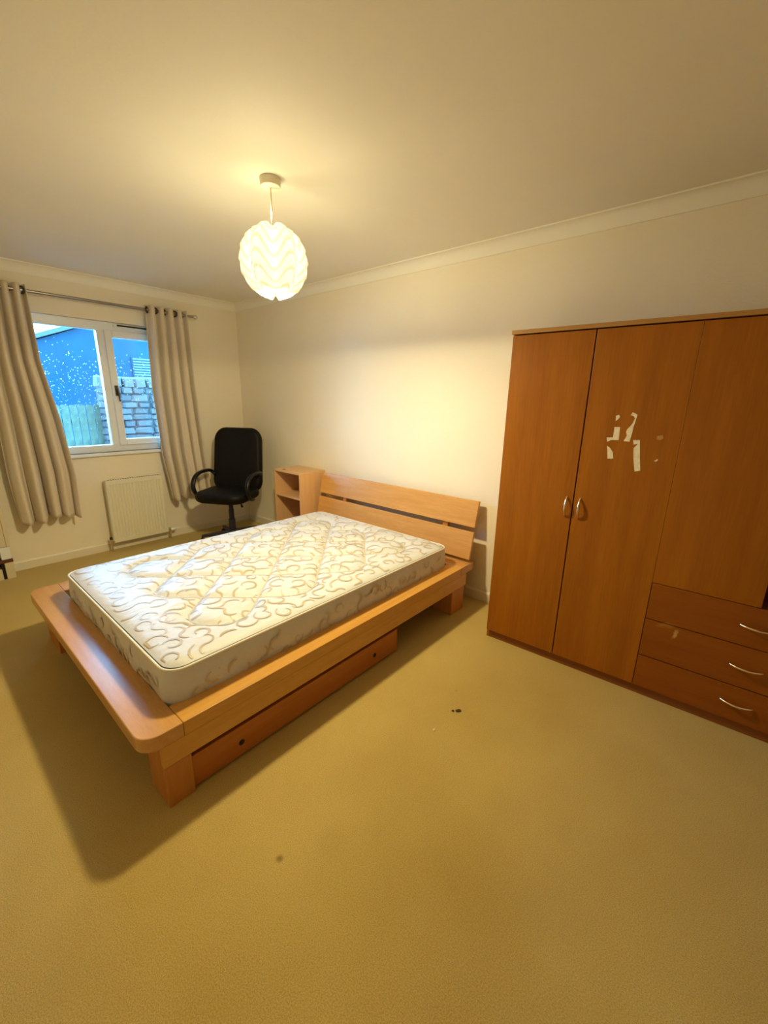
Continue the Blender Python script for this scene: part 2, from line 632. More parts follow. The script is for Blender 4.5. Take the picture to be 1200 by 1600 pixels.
sms = [stone_mesh(s) for s in range(6)]
z = .0
rs = random.Random(3)
row = 0
while z < 1.62:
    h = rs.uniform(.075, .125)
    x = 0 if row % 2 else -.0
    while x < 1.75:
        wd = rs.uniform(.12, .30)
        o = bpy.data.objects.new('stone', rs.choice(sms))
        COL.objects.link(o)
        o.parent = sw
        o.scale = (wd * .96, .2 + rs.uniform(-.02, .02), h * .92)
        o.location = (x + wd / 2, .09 + rs.uniform(-.012, .012), z + h / 2)
        x += wd
    z += h
    row += 1
ztop = z
x = 0
while x < 1.75:
    wd = rs.uniform(.13, .2)
    o = bpy.data.objects.new('coping_stone', rs.choice(sms))
    COL.objects.link(o)
    o.parent = sw
    o.scale = (wd * .95, .34, .17 + rs.uniform(-.02, .02))
    o.location = (x + wd / 2, .15, ztop + .06)
    x += wd
house = empty('neighbour_house', (.1, 9, -.15), label='grey gabled building with a louvred opening beyond the wall', cat='building')
gx0, gx1 = -.9, 7.5
MB().prism([(gx0, 0), (gx1, 0), (gx1, 2.5), (3.3, 4.25), (gx0, 2.5)], 0, 5, 'y').build('gable_wall', M_SLATE, house)
MB().prism([(gx0 - .3, 2.42), (gx0 - .3, 2.52), (3.3, 4.36), (3.3, 4.24)], -.12, 5.1, 'y').build('roof_slope', M_SLATE2, house)
MB().prism([(gx1 + .3, 2.42), (gx1 + .3, 2.52), (3.3, 4.36), (3.3, 4.24)], -.12, 5.1, 'y').build('roof_slope', M_SLATE2, house)
lf = box(1.93, 2.95, -.04, 0, 1.95, 2.60).build('louvre_frame', M_SLATE, house)
sl = None
for k in range(9):
    if sl is None:
        sl = MB().prism([(-.04, -.018), (-.02, -.022), (.0, .018), (-.02, .022)], 1.96, 2.92, 'x').build('louvre_slat', M_LOUVRE, lf)
        o = sl
    else:
        o = copy_of(sl)
    o.location = (0, -.03, 1.99 + k * .07)
far = empty('distant_house', (-.9, 16, -.15), label='small distant house with a chimney left of the gable', cat='building')
box(-1.2, 1.15, 0, 3, 0, 3.2).build('wall', M_SLATE, far)
MB().prism([(-1.3, 3.15), (1.25, 3.15), (0, 3.55)], -.1, 3.1, 'y').build('roof', M_SLATE, far)
box(.45, .95, .2, .8, 3.1, 4.0).build('chimney', M_SLATE, far)

# ------------------------------------------------------------------ curtains
ROD_Y, ROD_Z = -.09, 2.19
rod = empty('curtain_rod', (-1.3, ROD_Y, ROD_Z), label='slim brushed metal curtain rod with ball finial over the window', cat='curtain rod')
MB().tube([(-.84, 0, 0), (.78, 0, 0)], .0115, 12).build('pole', M_ROD, rod, smooth='angle')
for sx in (-1, 1):
    c = .80 if sx > 0 else -.86
    MB().lathe([(.0001, -.024), (.012, -.021), (.02, -.010), (.0225, 0), (.02, .010), (.012, .021), (.0001, .024)], (c, 0, 0), 16, 'x').build('finial', M_CHROME, rod, smooth=True)
for bx in (-.62, .70):
    br = MB().tube([(bx, .0, -.004), (bx, .082, -.004)], .006, 8)
    br.lathe([(.022, .078), (.022, .0885)], (bx, 0, -.004), 16, 'y')
    br.build('bracket', M_CHROME, rod, smooth='angle')


def interp(t, pts):
    for (a, va), (b, vb) in zip(pts, pts[1:]):
        if t <= b:
            u = (t - a) / (b - a)
            return va + (vb - va) * u
    return pts[-1][1]


def curtain(name, xl, xr, zb, folds, amp, label, seed, ring_x):
    """hanging cloth: xl/xr edge curves over t (0 top .. 1 hem), fold depth grows from the eyelets down"""
    root = empty(name, ((xl[0][1] + xr[0][1]) / 2, ROD_Y, zb), label=label, cat='curtain', group='pair of beige curtains')
    rg = random.Random(seed)
    ph = [rg.uniform(-.5, .5) for _ in range(6)]
    NU, NV = 150, 60
    zt = 2.232
    P = []
    for j in range(NV + 1):
        t = j / NV
        a, b = interp(t, xl), interp(t, xr)
        row_ = []
        for i in range(NU + 1):
            u = i / NU
            uu = u + .018 * math.sin(2 * PI * (1.5 * u + ph[0])) * t + .012 * math.sin(2 * PI * (3.3 * u + ph[1])) * t
            am = amp * (.72 + .5 * t) * (1 + .35 * math.sin(2 * PI * (u * 1.3 + ph[2])) * t)
            s = math.sin(2 * PI * folds * uu + .6)
            s = math.copysign(abs(s) ** .75, s)
            y = am * s + .012 * t * math.sin(2 * PI * (folds * 2.1 * u + ph[3]))
            x = a + (b - a) * u + .010 * (.3 + t) * math.cos(2 * PI * folds * uu + .6)
            hem = .018 * math.sin(2 * PI * (u * 1.2 + ph[4])) + .008 * s
            z = zt + (zb + hem * t - zt) * t
            row_.append((x, ROD_Y + y - .015 * t, z))
        P.append(row_)
    mb = MB().grid(P).shift(root.location)
    c = mb.build('cloth', M_CURT, root, smooth=True)
    md = c.modifiers.new('thickness', 'SOLIDIFY')
    md.thickness = .004
    md.offset = 0
    rg0 = None
    for x, rz in ring_x:
        if rg0 is None:
            n = 20
            rg0 = MB().tube([(.024 * math.cos(2 * PI * k / n), 0, .024 * math.sin(2 * PI * k / n)) for k in range(n)], .006, 8, True).build('eyelet', M_DARKMETAL, root, smooth=True)
            o = rg0
        else:
            o = copy_of(rg0)
        o.location = (x - root.location.x, 0, ROD_Z - root.location.z)
        o.rotation_euler = (0, 0, rz)
    return root


curtain('curtain', [(0, -.955), (.4, -.985), (.75, -.975), (1, -.93)], [(0, -.585), (.4, -.575), (.75, -.545), (1, -.52)], .425, 4.5, .042,
        'beige eyelet curtain on the right side of window, behind the chair', 4,
        [(-.945, .9), (-.875, -.9), (-.79, .9), (-.70, -.9), (-.63, .9)])
curtain('curtain', [(0, -2.10), (.4, -2.13), (.8, -2.145), (1, -2.13)], [(0, -1.80), (.3, -1.795), (.55, -1.735), (.8, -1.70), (1, -1.715)], .42, 4.5, .045,
        'beige eyelet curtain on the left side of window, cut by the photo edge', 9,
        [(-2.07, .9), (-1.99, -.9), (-1.91, .9), (-1.83, -.9)])

# ------------------------------------------------------------------ radiator
RX0, RX1, RZ0, RZ1 = -1.485, -.995, .087, .68
rad = empty('radiator', ((RX0 + RX1) / 2, -.075, 0), label='small cream panel radiator with fluted front under the window', cat='radiator')
w2 = (RX1 - RX0) / 2
nf = 17
poly = []
for i in range(nf * 8 + 1):
    u = i / (nf * 8)
    s = math.sin(PI * nf * u) ** 2
    x = -w2 + .014 + u * (2 * w2 - .028)
    poly.append((x, -.022 + .0075 * (s ** 3)))
front = [(-w2, -.024)] + [(-w2 + .012, -.024)] + poly + [(w2 - .012, -.024), (w2, -.024), (w2, -.013), (-w2, -.013)]
fp = MB().prism(front, RZ0 + .04, RZ1 - .04, 'z')
fp.box(-w2, w2, -.024, -.013, RZ0, RZ0 + .0395).box(-w2, w2, -.024, -.013, RZ1 - .0395, RZ1 - .004)
fp.build('front_panel', M_RAD, rad, smooth='angle')
box(-w2, w2, .02, .03, RZ0, RZ1 - .004).build('back_panel', M_RAD, rad, bevel=.002)
tg = box(-w2, w2, -.024, .03, RZ1 - .004, RZ1).build('top_grille', M_RAD, rad, bevel=.0015)
for k in range(22):
    x = -w2 + .03 + k * (2 * w2 - .06) / 21
    if k == 0:
        gs = box(-.004, .004, -.01, .02, RZ1 - .001, RZ1 + .0008).build('grille_slot', M_DARK, tg)
        o = gs
    else:
        o = copy_of(gs)
    o.location = (x, 0, 0)
for sx in (-1, 1):
    box(sx * w2 - .003, sx * w2 + .003, -.022, .028, RZ0 + .01, RZ1 - .006).build('side_panel', M_RAD, rad, bevel=.0015)
    vx = sx * (w2 + .022)
    v = MB().tube([(sx * w2 * .96, 0, RZ0 + .02), (vx, 0, RZ0 + .02), (vx, 0, RZ0 - .01), (vx, 0, 0)], [.009, .009, .008, .0075], 10)
    v.lathe([(.013, RZ0 - .005), (.014, RZ0 + .03), (.010, RZ0 + .034)], (vx, 0, 0), 14)
    v.build('valve_pipe', M_CHROME, rad, smooth='angle')
    if sx > 0:
        MB().lathe([(.012, .0), (.017, .006), (.017, .045), (.013, .052)], (vx + .008, 0, RZ0 + .012), 16, 'x').build('thermostat_head', M_WHITE, rad, smooth='angle')
    else:
        MB().lathe([(.012, RZ0 + .03), (.011, RZ0 + .055), (.006, RZ0 + .058)], (vx, 0, 0), 14).build('valve_cap', M_DARKMETAL, rad, smooth='angle')
for x in (-.16, .16):
    box(x - .015, x + .015, .03, .074, RZ0 + .1, RZ1 - .1).build('wall_bracket', M_RAD, rad)

# ------------------------------------------------------------------ shelf unit at the left edge of the frame
su = empty('shelf_unit', (-2.60, -.09, 0), label='cream shelf unit cut by left photo edge, beside the curtain', cat='shelf')
M_UNIT = plain('cream_unit_paint', (.70, .62, .44), .5)
M_BROWN = plain('brown_shelf_edge', (.12, .035, .02), .5)
sx1 = .375
box(sx1 - .055, sx1, -.082, .072, 0, .135).build('plinth_block', M_UNIT, su, bevel=.003)
box(-.4, sx1 - .075, -.074, .072, 0, .088).build('kick_board', M_UNIT, su, bevel=.003)
box(sx1 - .0745, sx1 - .0555, -.066, .07, 0, .135).build('recess', M_DARK, su)
box(-.4, sx1 + .002, -.080, .072, .135, .160).build('shelf', M_BROWN, su, bevel=.002, label='dark brown shelf edge')
box(sx1 - .020, sx1, -.078, .072, .262, 2.0).build('side_panel', M_UNIT, su, bevel=.003)
box(sx1 - .062, sx1 - .0205, -.074, -.05, .262, 2.0).build('face_strip', M_UNIT, su, bevel=.004)
box(-.4, sx1, .06, .072, .1605, 2.0).build('back_panel', M_UNIT, su)
box(-.4, sx1 - .063, -.068, .06, .262, .28).build('shelf', M_UNIT, su)
wb = box(-.031, .031, -.06, .06, 0, .098).build('white_box', M_WHITE, None, bevel=.004)
wb.location = (-2.60 + sx1 - .034, -.105, .1625)
tag(wb, 'small white box on the low brown shelf at the left edge', 'box')

# ------------------------------------------------------------------ bedside shelf
bs = empty('bedside_shelf', (-.155, -1.205, 0), label='open beech bedside shelf unit between the chair and the bed', cat='bedside shelf')
hx, hy, T = .152, .203, .018
HT = .772
for sy in (-1, 1):
    y0 = sy * hy
    box(-hx, hx, y0, y0 - sy * T, 0, HT - T).build('side_panel', M_SHELF, bs, bevel=.0015)
tp = box(-hx, hx, -hy, hy, HT - T, HT).build('top_panel', M_SHELF, bs, bevel=.0015)
MB().lathe([(.0001, 0), (.018, 0), (.016, .0012), (.0001, .0014)], (-.105, .10, HT), 12).build('dark_stain', plain('ring_stain', (.10, .05, .03), .5), tp, label='small dark stain')
for z in (.06, .515):
    box(-hx + .004, hx - .006, -hy + T, hy - T, z, z + T).build('shelf', M_SHELF, bs, bevel=.0015)
box(hx - .006, hx, -hy + T, hy - T, .0, HT - T).build('back_panel', M_SHELF, bs)
box(-hx + .02, -hx + .036, -hy + T, hy - T, .0, .06).build('kick_board', M_SHELF, bs)

# ------------------------------------------------------------------ bed
BX0, BX1, BY0, BY1, BZ = -2.315, -.055, -3.105, -1.412, .3235
IX0, IX1, IY0, IY1 = -2.172, -.262, -2.985, -1.560
OB = Vector(((BX0 + BX1) / 2, (BY0 + BY1) / 2, 0))
bed = empty('bed_frame', OB, label='beech platform bed frame with wide ledge and slatted headboard', cat='bed')


def bp(mb, name, mat, par=bed, **kw):
    return mb.shift(OB).build(name, mat, par, **kw)


bp(MB().prism(rrect(BX0, IX0 - .0006, BY0, BY1, (.065, 0, 0, .065)), BZ - .058, BZ), 'foot_board', M_BED_Y, bevel=.004)
SR = .176
for (y0, y1, yo, yi) in ((BY0, IY0, BY0 + .002, BY0 + .027), (IY1, BY1, BY1 - .002, BY1 - .027)):
    bp(box(IX0, IX1 - .0006, y0, y1, BZ - .058, BZ), 'side_ledge', M_BED_X, bevel=.003)
    bp(box(BX0 + .062, BX1 - .13, yo, yi, SR, BZ - .0585), 'side_rail', M_BED_X, bevel=.002)
bp(box(IX1, -.10, BY0, BY1, BZ - .058, BZ), 'head_ledge', M_BED_Y, bevel=.003)
bp(box(BX0 + .20, BX0 + .225, IY0 + .09, IY1 - .09, .19, BZ - .0585), 'foot_rail', M_BED_Y)
bp(box(BX0 + .052, IX1 + .10, BY0 + .03, BY1 - .03, BZ - .083, BZ - .0586), 'base_panel', M_BED_X)
for (lx0, lx1) in ((BX0 + .062, BX0 + .158), (-.362, -.205)):
    for (ly0, ly1) in ((BY0 + .027, BY0 + .16), (BY1 - .27, BY1 - .027)):
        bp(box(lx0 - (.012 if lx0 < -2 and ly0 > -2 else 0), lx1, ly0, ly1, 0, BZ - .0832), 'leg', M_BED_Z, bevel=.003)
    # outer cheek of the near and far legs, flush with the rail
    for yo, yi in ((BY0 + .0025, BY0 + .0268), (BY1 - .0025, BY1 - .0268)):
        bp(box(lx0, lx1, yo, yi, 0, SR - .0005), 'leg_cheek', M_BED_Z, bevel=.003)
HB0, HB1 = -3.10, -1.452


def slat_quad(xa, za, xb, zb, th):
    d = Vector((xb - xa, zb - za)).normalized()
    nn = Vector((d.y, -d.x)) * th
    return [(xa, za), (xb, zb), (xb + nn.x, zb + nn.y), (xa + nn.x, za + nn.y)]


bp(MB().prism(slat_quad(-.158, .352, -.118, .548, .02), HB0, HB1, 'y'), 'headboard_slat', M_BED_Y, bevel=.003)
bp(MB().prism(slat_quad(-.112, .580, -.070, .765, .02), HB0, HB1, 'y'), 'headboard_slat', M_BED_Y, bevel=.003)
for y in (-1.765, -2.845):
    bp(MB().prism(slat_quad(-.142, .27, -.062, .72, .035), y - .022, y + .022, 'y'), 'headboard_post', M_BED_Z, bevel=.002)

# the pull-out drawer under the bed
ud = empty('underbed_drawer', (-1.55, -2.78, 0), label='low wooden drawer standing under the near side of the bed', cat='drawer')
DX = .606
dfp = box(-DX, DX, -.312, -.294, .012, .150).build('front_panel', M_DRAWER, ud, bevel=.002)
for x in (-.405, .41):
    MB().lathe([(.0001, -.3135), (.011, -.3135), (.013, -.3125), (.013, -.3115)], (x, 0, .072), 16, 'y').build('finger_hole', M_DARK, dfp, smooth='angle', label='dark round finger hole')
for x in (-DX + .03, DX - .042):
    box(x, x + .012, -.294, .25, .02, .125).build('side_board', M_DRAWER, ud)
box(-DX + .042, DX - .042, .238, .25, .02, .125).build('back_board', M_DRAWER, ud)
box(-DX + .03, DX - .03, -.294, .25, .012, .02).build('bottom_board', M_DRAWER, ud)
for x in (-DX + .08, DX - .1):
    for y in (-.25, .2):
        MB().lathe([(.006, 0), (.006, .016)], (x, y, .0065), 10, 'x').build('castor', M_BLACKP, ud)

# ------------------------------------------------------------------ mattress
MX0, MX1, MY0, MY1, MZ0, MZ1 = -2.165, -.280, -2.995, -1.650, BZ - .058, .470
OM = Vector(((MX0 + MX1) / 2, (MY0 + MY1) / 2, MZ0))
mat_o = empty('mattress', OM, label='white double mattress with gold scroll pattern and quilted top on bed', cat='mattress')
LX, LY, HM = (MX1 - MX0) / 2, (MY1 - MY0) / 2, MZ1 - MZ0
# stitch lines: a 45 degree lattice bouncing inside a margin, rounded at the turns
NXc, NYc = 4, 3
qx0, qx1, qy0, qy1 = -1.985 - OM.x, -.395 - OM.x, -2.875 - OM.y, -1.735 - OM.y
samples = []


def lat(p):
    return (qx0 + p[0] / NXc * (qx1 - qx0), qy0 + p[1] / NYc * (qy1 - qy0))


def seg_s(a, b):
    n = int(max(2, math.hypot(a[0] - b[0], a[1] - b[1]) * 34))
    return [(a[0] + (b[0] - a[0]) * k / n, a[1] + (b[1] - a[1]) * k / n) for k in range(n + 1)]


CUT = .26
pts2 = []
bounce = [((0, k + .5), (1, 0)) for k in range(NYc)] + [((NXc, k + .5), (-1, 0)) for k in range(NYc)]
bounce += [((k + .5, 0), (0, 1)) for k in range(NXc)] + [((k + .5, NYc), (0, -1)) for k in range(NXc)]
for (bx_, by_), (nx_, ny_) in bounce:
    if nx_:
        a_, b_ = (bx_ + nx_ * CUT, by_ - CUT), (bx_ + nx_ * CUT, by_ + CUT)
    else:
        a_, b_ = (bx_ - CUT, by_ + ny_ * CUT), (bx_ + CUT, by_ + ny_ * CUT)
    for k in range(13):
        t = k / 12
        pts2.append(((1 - t) ** 2 * a_[0] + 2 * t * (1 - t) * bx_ + t * t * b_[0], (1 - t) ** 2 * a_[1] + 2 * t * (1 - t) * by_ + t * t * b_[1]))
for sgn in (1, -1):
    for c2 in range(-NYc * 2 - 1, (NXc + NYc) * 2 + 2):
        c = c2 / 2
        if (c2 % 2) == 0:
            continue
        run = []
        for k in range(0, 241):
            x = NXc * k / 240
            y = (c - x) if sgn == 1 else (x - c)
            if 0 <= y <= NYc and min(x, NXc - x) >= CUT - .02 and min(y, NYc - y) >= CUT - .02:
                pts2.append((x, y))
ST = np.array([lat(p) for p in pts2])
NU, NV = 190, 136
top = []
us = np.linspace(-1, 1, NU + 1)
vs_ = np.linspace(-1, 1, NV + 1)
RC = .07   # plan corner radius
for iu, u in enumerate(us):
    for v in vs_:
        top.append((u * (LX - .006), v * (LY - .006)))
top = np.array(top)
dd = np.full(len(top), 9.)
for s0 in range(0, len(ST), 200):
    c = ST[s0:s0 + 200]
    dd = np.minimum(dd, np.sqrt(((top[:, None, :] - c[None]) ** 2).sum(-1)).min(1))
puff = .026 * (1 - np.exp(-(dd / .028) ** 1.1)) - .018
edge = np.minimum(LX - np.abs(top[:, 0]), LY - np.abs(top[:, 1]))
roll = -.020 * np.exp(-edge / .022)
und = .004 * np.sin(top[:, 0] * 5.1 + 1.3 * top[:, 1] + .4) + .003 * np.sin(top[:, 1] * 7.3 - top[:, 0] * 3.1)


def plan_round(x, y, r=RC, lx=LX, ly=LY):
    """squash the rectangle's corners onto arcs"""
    ax, ay = abs(x), abs(y)
    cx, cy = lx - r, ly - r
    if ax > cx and ay > cy:
        dx, dy = ax - cx, ay - cy
        m_ = max(dx, dy)
        l_ = math.hypot(dx, dy)
        if l_ > 1e-9:
            k = m_ / l_
            ax, ay = cx + dx * k, cy + dy * k
    return math.copysign(ax, x), math.copysign(ay, y)


P = []
it = 0
for iu in range(NU + 1):
    row_ = []
    for iv in range(NV + 1):
        x, y = plan_round(top[it][0], top[it][1], RC, LX - .006, LY - .006)
        row_.append((x, y, HM + puff[it] + roll[it] + und[it] * min(1, edge[it] / .1)))
        it += 1
    P.append(row_)
MB().grid(P).build('quilted_top', M_MATT, mat_o, smooth=True)


def outline(off, n_side=60):
    """points around the mattress plan, counter-clockwise"""
    pl = rrect(-LX - off, LX + off, -LY - off, LY + off, RC + off, 8)
    out = []
    for (a, b) in zip(pl, pl[1:] + pl[:1]):
        L_ = math.hypot(b[0] - a[0], b[1] - a[1])
        n = max(1, int(L_ / .03))
        out += [(a[0] + (b[0] - a[0]) * k / n, a[1] + (b[1] - a[1]) * k / n) for k in range(n)]
    return out


rows = []
for k in range(9):
    t = k / 8
    off = .003 + .007 * math.sin(PI * t)
    ol = outline(0)
    ring = []
    for i, (x, y) in enumerate(ol):
        l_ = math.hypot(x / LX, y / LY)
        nx, ny = (x - max(-LX + RC, min(LX - RC, x))), (y - max(-LY + RC, min(LY - RC, y)))
        q = math.hypot(nx, ny) or 1
        wv = .0035 * math.sin(i * .55 + 2 * t) * math.sin(PI * t) + .002 * math.sin(i * 1.7) * math.sin(PI * t)
        zz = t * (HM - .012)
        ring.append((x + nx / q * (off + wv), y + ny / q * (off + wv), zz))
    ring.append(ring[0])
    rows.append(ring)
sb = MB().grid(rows)
sb.build('side_border', M_TICK, mat_o, smooth=True)
ol = outline(.002)
MB().tube([(x, y, HM - .012) for x, y in ol], .0060, 8, True).build('top_piping', M_PIPING, mat_o, smooth=True)
MB().tube([(x, y, .004) for x, y in ol], .0042, 8, True).build('bottom_piping', M_PIPING, mat_o, smooth=True)

# flat woven pattern and stitching, laid on the quilted surface
TZ = np.array([[P[iu][iv][2] for iv in range(NV + 1)] for iu in range(NU + 1)])


def top_z(x, y):
    a = (x / (LX - .006) + 1) / 2 * NU
    b = (y / (LY - .006) + 1) / 2 * NV
    i, j = int(min(max(a, 0), NU - 1e-6)), int(min(max(b, 0), NV - 1e-6))
    fa, fb = min(max(a - i, 0), 1), min(max(b - j, 0), 1)
    return (TZ[i, j] * (1 - fa) + TZ[i + 1, j] * fa) * (1 - fb) + (TZ[i, j + 1] * (1 - fa) + TZ[i + 1, j + 1] * fa) * fb


def ribbon(mb, pts, widths, lift, place):
    L_, R_ = [], []
    n = len(pts)
    for i in range(n):
        a, b = pts[max(i - 1, 0)], pts[min(i + 1, n - 1)]
        dx, dy = b[0] - a[0], b[1] - a[1]
        q = math.hypot(dx, dy) or 1
        w_ = widths[i] / 2
        L_.append(place(pts[i][0] - dy / q * w_, pts[i][1] + dx / q * w_, lift))
        R_.append(place(pts[i][0] + dy / q * w_, pts[i][1] - dx / q * w_, lift))
    mb.add(L_ + R_, [(i, i + 1, n + i + 1, n + i) for i in range(n - 1)])


def scroll(rg, cx, cy, size):
    """one curl: C, S or comma, as a centre line"""
    kind = rg.random()
    a = rg.uniform(0, 2 * PI)
    x, y = 0., 0.
    pts = [(x, y)]
    n = 22
    sgn = rg.choice((-1, 1))
    for k in range(n):
        t = k / n
        if kind < .45:
            cur = sgn * (3.6 + 3.2 * t)                     # tightening C
        elif kind < .8:
            cur = sgn * (5.2 if t < .5 else -5.2)           # S
        else:
            cur = sgn * 1.8                                  # comma
        a += cur / n
        st = size * (1.0 if kind < .8 else .55) / n
        x += st * math.cos(a)
        y += st * math.sin(a)
        pts.append((x, y))
    mx_ = sum(p[0] for p in pts) / len(pts)
    my_ = sum(p[1] for p in pts) / len(pts)
    wm = rg.uniform(.008, .0125)
    wd_ = [wm * (.25 + .9 * math.sin(PI * min(1, (k + 1.5) / (n + 2))) ** .8) for k in range(n + 1)]
    return [(cx + p[0] - mx_, cy + p[1] - my_) for p in pts], wd_


rg_ = random.Random(21)
gm = MB()
cent = []
for _ in range(9000):
    x, y = rg_.uniform(-LX + .045, LX - .045), rg_.uniform(-LY + .045, LY - .045)
    if all((x - a) ** 2 + (y - b) ** 2 > .072 ** 2 for a, b in cent):
        cent.append((x, y))
for x, y in cent:
    pts, wd_ = scroll(rg_, x, y, rg_.uniform(.13, .22))
    pts = [(max(-LX + .02, min(LX - .02, a)), max(-LY + .02, min(LY - .02, b))) for a, b in pts]
    ribbon(gm, pts, wd_, .0022, lambda a, b, h: (*plan_round(a, b, RC, LX - .006, LY - .006), top_z(a, b) + h))
# the same scrolls round the border
for (ax_, ln) in (('near', LX), ('far', LX), ('foot', LY), ('head', LY)):
    u = -ln + .10
    while u < ln - .09:
        v = rg_.uniform(.05, HM - .06)
        pts, wd_ = scroll(rg_, u, v, rg_.uniform(.10, .15))

        def pl_(a, b, h, ax_=ax_):
            b = max(.012, min(HM - .03, b))
            o_ = .0135
            return {'near': (a, -LY - o_, b), 'far': (a, LY + o_, b), 'foot': (-LX - o_, a, b), 'head': (LX + o_, a, b)}[ax_]
        ribbon(gm, pts, wd_, 0, pl_)
        u += rg_.uniform(.05, .08)
gp = gm.build('scroll_pattern', M_GOLD, mat_o, label='gold scroll pattern woven into the cover')
gp['kind'] = 'stuff'
sm_ = MB()


def stitch(pl2):
    ribbon(sm_, pl2, [.0075] * len(pl2), .0028, lambda a, b, h: (a, b, top_z(a, b) + h))


for (bx_, by_), (nx_, ny_) in bounce:
    if nx_:
        a_, b_ = (bx_ + nx_ * CUT, by_ - CUT), (bx_ + nx_ * CUT, by_ + CUT)
    else:
        a_, b_ = (bx_ - CUT, by_ + ny_ * CUT), (bx_ + CUT, by_ + ny_ * CUT)
    stitch([lat(((1 - t) ** 2 * a_[0] + 2 * t * (1 - t) * bx_ + t * t * b_[0], (1 - t) ** 2 * a_[1] + 2 * t * (1 - t) * by_ + t * t * b_[1])) for t in [k / 12 for k in range(13)]])
for sgn in (1, -1):
    for c2 in range(-NYc * 2 - 1, (NXc + NYc) * 2 + 2):
        if c2 % 2 == 0:
            continue
        c = c2 / 2
        run = []
        for k in range(0, 241):
            x = NXc * k / 240
            y = (c - x) if sgn == 1 else (x - c)
            if min(x, NXc - x) >= CUT - .01 and min(y, NYc - y) >= CUT - .01:
                run.append(lat((x, y)))
        if len(run) > 2:
            stitch(run)
sm_.build('quilting_stitch', M_STITCH, mat_o)['kind'] = 'stuff'

# ------------------------------------------------------------------ wardrobe
AW = .0337
wr = empty('wardrobe', (-.4388, -3.4056, 0), -PI / 2 + AW, label='large orange brown wood wardrobe with doors and three drawers', cat='wardrobe')
WL, WDp, WH = 1.625, .365, 1.80


def wp(mb, name, mat, par=wr, **kw):
    return mb.build(name, mat, par, **kw)


for x in (0, WL - .018):
    wp(box(x, x + .018, .018, WDp, 0, WH - .021), 'side_panel', M_WARD, bevel=.001)
wp(box(.803, .821, .020, WDp - .006, .05, WH - .021), 'partition', M_WARD)
wp(box(-.004, WL + .004, -.004, WDp, WH - .020, WH), 'top_panel', M_WTOP, bevel=.002)
wp(box(.0185, WL - .0185, .020, .036, 0, .052), 'plinth', M_WARDD)
wp(box(.018, WL - .018, WDp - .006, WDp, .05, WH - .021), 'back_panel', M_WARD)
wp(box(.018, .803, .02, WDp - .006, .052, .066), 'bottom_panel', M_WARD)
wp(box(.821, WL - .018, .02, WDp - .006, .604, .618), 'mid_shelf', M_WARD)


def bow_handle(p0, p1, out, r=.0052):
    """bow handle between two feet, arching towards -y"""
    p0, p1 = Vector(p0), Vector(p1)
    n = 14
    pts = []
    for k in range(n + 1):
        t = k / n
        q = p0.lerp(p1, t)
        q.y -= out * math.sin(PI * t) ** .7
        pts.append(q)
    return MB().tube(pts, [r * (.8 + .35 * math.sin(PI * k / n)) for k in range(n + 1)], 10)


G = .0028
DZ0, DZ1 = .056, WH - .026
doors = []
for (x0, x1, z0) in ((.004, .4085 - G, DZ0), (.4085 + G, .8104, DZ0), (.8112, 1.2085 - G, .6205)):
    doors.append(wp(box(x0, x1, 0, .017, z0, DZ1), 'door', M_WARD, bevel=.0012))
# the fourth door stands ajar, hinged at the far end
dj = box(-(1.6215 - 1.213), 0, -.017, 0, .622, DZ1).build('door', M_WARD, wr, bevel=.0012)
dj.location = (1.6215, .017, 0)
dj.rotation_euler = (0, 0, math.radians(28))
bow_handle((-.37, -.017, .87), (-.37, -.017, .97), .022).build('handle', M_BRASSY, dj, smooth='angle')
for d, s in ((doors[0], .376), (doors[1], .441)):
    wp(bow_handle((s, 0, .864), (s, 0, .972), .024), 'handle', M_BRASSY, d, smooth='angle', label='curved metal handle')


def scuffed():
    """drawer veneer with a rubbed pale mark"""
    m = M_WARDH.copy()
    m.name = 'scuffed_drawer_veneer'
    n, l = m.node_tree.nodes, m.node_tree.links
    b = n['Principled BSDF']
    last = n[M_WARDH['ramp']].outputs['Color']
    tc = n.new('ShaderNodeTexCoord')
    nz = n.new('ShaderNodeTexNoise')
    nz.inputs['Scale'].default_value = 30
    l.new(tc.outputs['Object'], nz.inputs['Vector'])
    wa = n.new('ShaderNodeVectorMath')
    wa.operation = 'MULTIPLY_ADD'
    wa.inputs[1].default_value = (.05, .05, .05)
    l.new(nz.outputs['Color'], wa.inputs[0])
    l.new(tc.outputs['Object'], wa.inputs[2])
    for (cx, cz, sx_, sz_, ang, k, col) in ((.940 + .025, .392 + .025, .010, .030, .25, .85, (.62, .36, .12)), (.900 + .025, .424 + .025, .045, .012, -.25, .5, (.46, .22, .05))):
        mp = n.new('ShaderNodeMapping')
        mp.vector_type = 'TEXTURE'
        mp.inputs['Location'].default_value = (cx, 0, cz)
        mp.inputs['Rotation'].default_value = (0, ang, 0)
        mp.inputs['Scale'].default_value = (sx_, 1, sz_)
        l.new(wa.outputs['Vector'], mp.inputs['Vector'])
        ln = n.new('ShaderNodeVectorMath')
        ln.operation = 'LENGTH'
        l.new(mp.outputs['Vector'], ln.inputs[0])
        mr = n.new('ShaderNodeMapRange')
        mr.inputs['From Min'].default_value = 1.1
        mr.inputs['From Max'].default_value = .4
        mr.inputs['To Max'].default_value = k
        l.new(ln.outputs['Value'], mr.inputs['Value'])
        mx = n.new('ShaderNodeMix')
        mx.data_type = 'RGBA'
        l.new(mr.outputs['Result'], mx.inputs[0])
        l.new(last, mx.inputs[6])
        mx.inputs[7].default_value = (*col, 1)
        last = mx.outputs[2]
    l.new(last, b.inputs['Base Color'])
    return m


